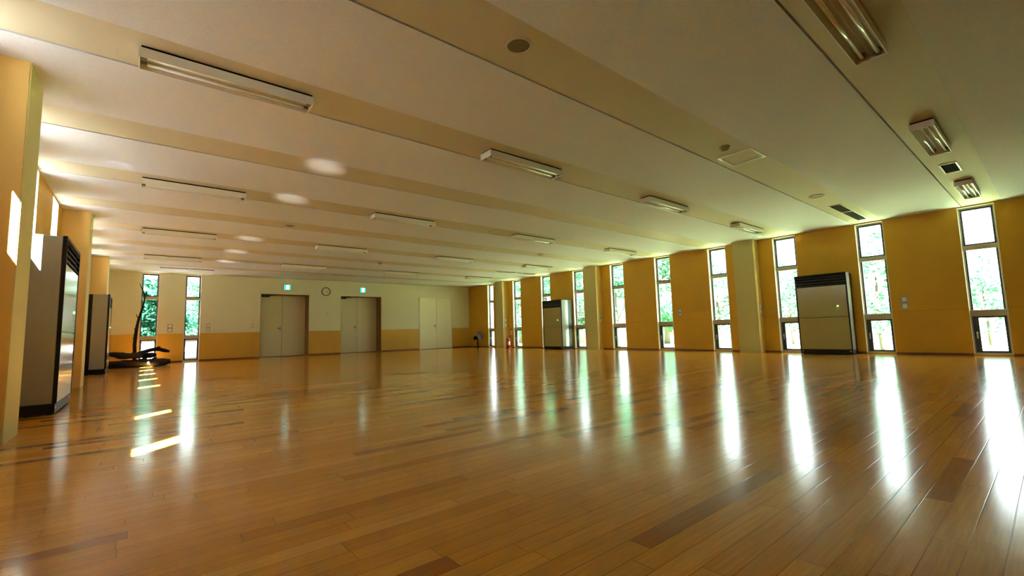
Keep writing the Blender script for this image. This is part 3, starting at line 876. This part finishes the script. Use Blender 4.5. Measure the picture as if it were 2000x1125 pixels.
for a, b, rad in (((-0.64, 14.90, 0.085), (0.52, 14.94, 0.085), 0.090), ((-0.74, 15.14, 0.095), (0.38, 15.16, 0.095), 0.100),
                  ((-0.50, 15.38, 0.095), (0.62, 15.40, 0.095), 0.100), ((-0.66, 15.62, 0.085), (0.42, 15.60, 0.085), 0.090)):
    log('driftwood_log', a, b, rad, LL, GG)
log('driftwood_limb', (-0.62, 15.03, 0.36), (0.02, 15.04, 0.265), 0.070, 'dark driftwood limb with raised left end on top of the heap')
log('driftwood_limb', (-0.52, 15.27, 0.285), (0.30, 15.28, 0.285), 0.078, 'straight dark driftwood limb across the middle of the heap')
log('driftwood_limb', (-0.20, 15.50, 0.27), (0.58, 15.50, 0.27), 0.055, 'arched dark driftwood limb raised before the far left window', None, (0, 0.02, 0.08, 0.12, 0.15, 0.16, 0.15, 0.12, 0.09))

# ------------------------------------------------------------------ outdoors
mb = MB()
mb.quad([(-60, -60, -0.30), (5, -60, -0.30), (5, 90, -0.30), (-60, 90, -0.30)], M['paving'])
mb.quad([(5, -60, -0.30), (90, -60, -0.30), (90, 90, -0.30), (5, 90, -0.30)], M['lawn'])
tag(mb.build('ground', fix=False), kind='structure')
# added unseen lean-to shape: blocks sun at lower left panes, bounces light up
mb = MB()
mb.box(XL - TL - 1.15, XL - TL - 0.001, 0.6, 16.6, 2.06, 2.13, M['blocker_top'])
mb.box(XL - TL - 1.10, XL - TL - 1.05, 0.65, 16.55, -0.3, 2.06, M['blocker_side'])
mb.box(XL - TL - 1.05, XL - TL - 0.001, 0.65, 0.70, -0.3, 2.06, M['blocker_side'])
mb.box(XL - TL - 1.05, XL - TL - 0.001, 16.50, 16.55, -0.3, 2.06, M['blocker_side'])
tag(mb.build('light_blocker_left'), kind='structure')
mb = MB(); mb.box(-1.8, 3.2, 19.4, 19.65, -0.3, 0.66, M['concrete']); mb.box(-1.85, 3.25, 19.36, 19.69, 0.66, 0.72, M['concrete'])
tag(mb.build('garden_wall'), 'low pale concrete wall outside the far left windows', 'wall')

def leaves(mb, c, rad, n, size, m, rng):
    for _ in range(n):
        while True:
            p = Vector((rng.uniform(-1, 1), rng.uniform(-1, 1), rng.uniform(-1, 1)))
            if p.length <= 1: break
        p = Vector((p.x * rad[0], p.y * rad[1], p.z * rad[2])) + Vector(c)
        a = Vector((rng.gauss(0, 1), rng.gauss(0, 1), rng.gauss(0, 0.6))).normalized()
        b = a.cross(Vector((rng.gauss(0, 1), rng.gauss(0, 1), rng.gauss(0, 1)))).normalized()
        s = size * rng.uniform(0.6, 1.3)
        mb.quad([p - a * s, p - b * s * 0.45, p + a * s, p + b * s * 0.45], m)

def tree_meshes(seed, height, blobs, n, size, m, thin=1.0):
    rng = random.Random(seed)
    mb = MB()
    tips = []
    for (bx, by, bz, rr) in blobs:
        k = max(3, int(n * rr))
        for _ in range(k):                      # many small sprays, with gaps between them
            d = Vector((rng.gauss(0, 1), rng.gauss(0, 1), rng.gauss(0, 1))).normalized() * rr * rng.uniform(0.25, 1.0)
            leaves(mb, (bx + d.x, by + d.y, bz + d.z * 0.8), (0.34, 0.34, 0.2), 26, size, m, rng)
        tips.append(Vector((bx, by, bz)))
    crown = mb.mesh('crown')
    mb = MB()
    mb.tube([(0, 0, 0), (0.05, 0.02, height * 0.3), (-0.03, 0.05, height * 0.6), (0.0, 0.0, height * 0.85)], [0.13 * thin, 0.11 * thin, 0.08 * thin, 0.03 * thin], M['trunk'], 9)
    for t in tips:
        s = Vector((0, 0, max(0.4, t.z * 0.55)))
        mb.tube([s, s.lerp(t, 0.5) + Vector((0, 0, 0.12)), t], [0.05 * thin, 0.035 * thin, 0.012], M['trunk'], 6)
    trunk = mb.mesh('trunk')
    return crown, trunk
kinds = [tree_meshes(1, 5.0, [(0, 0, 4.4, 1.1), (0.7, 0.5, 3.5, 1.0), (-0.7, -0.4, 3.2, 1.0), (0.3, -0.7, 2.4, 0.9), (-0.3, 0.7, 1.9, 0.8)], 34, 0.10, M['leaf_a']),
         tree_meshes(2, 4.2, [(0, 0, 3.6, 1.1), (0.7, 0.6, 2.7, 0.9), (-0.7, 0.3, 2.2, 0.9), (0.2, -0.6, 1.4, 0.8), (0.5, 0.1, 0.9, 0.7)], 44, 0.09, M['leaf_a']),
         tree_meshes(3, 2.6, [(0, 0, 2.1, 0.9), (0.8, 0.3, 1.3, 0.9), (-0.8, -0.2, 1.3, 0.9), (0.0, 0.4, 0.7, 0.8), (0.2, -0.5, 0.5, 0.7)], 120, 0.10, M['leaf_b']),
         tree_meshes(4, 3.6, [(0, 0, 3.0, 1.0), (0.8, 0.6, 2.3, 1.0), (-0.8, -0.3, 1.9, 0.9), (0.3, -0.7, 1.4, 0.9), (-0.3, 0.6, 1.0, 0.8)], 13, 0.10, M['leaf_a'], 0.45)]
def tree(kind, x, y, sc, rz, name, label, cat, group):
    r = empty(name, (x, y, -0.30), rz)
    r.scale = (sc, sc, sc)
    tag(r, label, cat, group)
    for nm, me in zip(('crown', 'trunk'), kinds[kind]):
        o = bpy.data.objects.new(nm, me); COL.objects.link(o); o.parent = r
GT = 'leafy trees outside the right-hand windows'
tspec = [(3, 23.0, 1.6, 0.8, 'the window nearest the front'), (3, 17.0, 3.4, 0.95, 'the second window from the front'), (3, 23.0, 7.8, 1.0, 'the window behind the nearest air conditioner'),
         (3, 17.0, 8.3, 1.0, 'the window beyond the first column'), (1, 23.0, 14.2, 1.3, 'the fifth window from the front'), (0, 17.2, 13.2, 0.95, 'the sixth window from the front'),
         (1, 23.0, 20.6, 1.2, 'the window beyond the middle column'), (0, 17.2, 18.0, 1.0, 'the window behind the far air conditioner'), (1, 23.0, 27.0, 1.3, 'the window beside the fire extinguisher')]
for i, (k, x, y, sc, w) in enumerate(tspec):
    tree(k, x, y, sc, i * 1.3, 'tree', 'light green leafy tree outside %s' % w, 'tree', GT)
tree(2, -0.15, 21.3, 1.2, 0.4, 'shrub', 'deep green shrub outside the far window behind the driftwood', 'shrub', None)
tree(1, 2.2, 26.2, 0.9, 1.0, 'tree', 'thin leafy tree outside the second far window', 'tree', None)

# ------------------------------------------------------------------ light
W = bpy.data.worlds.new('sky'); S.world = W; W.use_nodes = True
bg = W.node_tree.nodes['Background']
bg.inputs['Color'].default_value = (0.86, 0.94, 1.0, 1)
bg.inputs['Strength'].default_value = 1.0
SUN_DIR = Vector((1.0, 1.08, -1.79)).normalized()
sl = bpy.data.lights.new('sun', 'SUN'); sl.energy = 32.0; sl.angle = math.radians(0.55); sl.color = (1.0, 0.95, 0.86)
so = bpy.data.objects.new('sun', sl); COL.objects.link(so)
so.rotation_euler = SUN_DIR.to_track_quat('-Z', 'Y').to_euler()
so.location = (-10, -10, 20)

def portal(name, loc, direction, w, h):
    l = bpy.data.lights.new(name, 'AREA'); l.shape = 'RECTANGLE'; l.size = w; l.size_y = h
    l.cycles.is_portal = True
    o = bpy.data.objects.new(name, l); COL.objects.link(o)
    o.location = loc
    o.rotation_euler = Vector(direction).to_track_quat('-Z', 'Z').to_euler()
for a, b in right_win: portal('window_daylight', (XR + TR + 0.01, (a + b) / 2, 1.33), (-1, 0, 0), b - a, 2.6)
for a, b in left_win: portal('window_daylight', (XL - TL - 0.01, (a + b) / 2, 1.33), (1, 0, 0), b - a, 2.6)
for a, b in far_win: portal('window_daylight', ((a + b) / 2, YF + TF + 0.01, 1.33), (0, -1, 0), b - a, 2.6)

# added spot lamps standing in for sun bounced off floor and cabinet onto ceiling
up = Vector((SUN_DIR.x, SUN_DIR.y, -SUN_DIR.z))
def bounce_lamp(x, y, z, energy, ang):
    l = bpy.data.lights.new('sun_bounce_lamp', 'SPOT'); l.energy = energy; l.spot_size = ang; l.spot_blend = 1.0; l.shadow_soft_size = 0.06
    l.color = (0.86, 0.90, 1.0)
    o = bpy.data.objects.new('sun_bounce_lamp', l); COL.objects.link(o); o.location = (x, y, z)
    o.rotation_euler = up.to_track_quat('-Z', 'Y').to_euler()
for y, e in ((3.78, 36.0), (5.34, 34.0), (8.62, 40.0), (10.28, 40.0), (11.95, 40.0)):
    bounce_lamp(0.13, y, 0.03, e, math.radians(8.5))
bounce_lamp(-0.80, 6.00, 1.70, 2.5, math.radians(12))   # stand-in for sun off the polished top of the near left air conditioner

# ------------------------------------------------------------------ camera
cd = bpy.data.cameras.new('camera')
cd.sensor_width = 36.0
cd.lens = 875.195 * 36.0 / 2000.0
cd.clip_end = 300
cam = bpy.data.objects.new('camera', cd); COL.objects.link(cam)
yaw, pit, rol, ch = 0.6894506248371418, 0.09591356031428377, -0.027575831793365462, 0.6533768769659192
Fv = Vector((math.sin(yaw) * math.cos(pit), math.cos(yaw) * math.cos(pit), math.sin(pit)))
Rv = Vector((math.cos(yaw), -math.sin(yaw), 0.0))
Uv = Rv.cross(Fv)
R2 = Rv * math.cos(rol) + Uv * math.sin(rol)
U2 = -Rv * math.sin(rol) + Uv * math.cos(rol)
cam.matrix_world = Matrix(((R2.x, U2.x, -Fv.x, 0), (R2.y, U2.y, -Fv.y, 0), (R2.z, U2.z, -Fv.z, ch), (0, 0, 0, 1)))
S.camera = cam

# ------------------------------------------------------------------ look
S.view_settings.view_transform = 'Standard'
S.view_settings.look = 'None'
S.view_settings.gamma = 1.0
S.view_settings.exposure = 3.55
S.cycles.max_bounces = 10
S.cycles.diffuse_bounces = 5
S.cycles.glossy_bounces = 4
S.cycles.transparent_max_bounces = 12
S.cycles.sample_clamp_indirect = 6.0
S.cycles.use_denoising = True
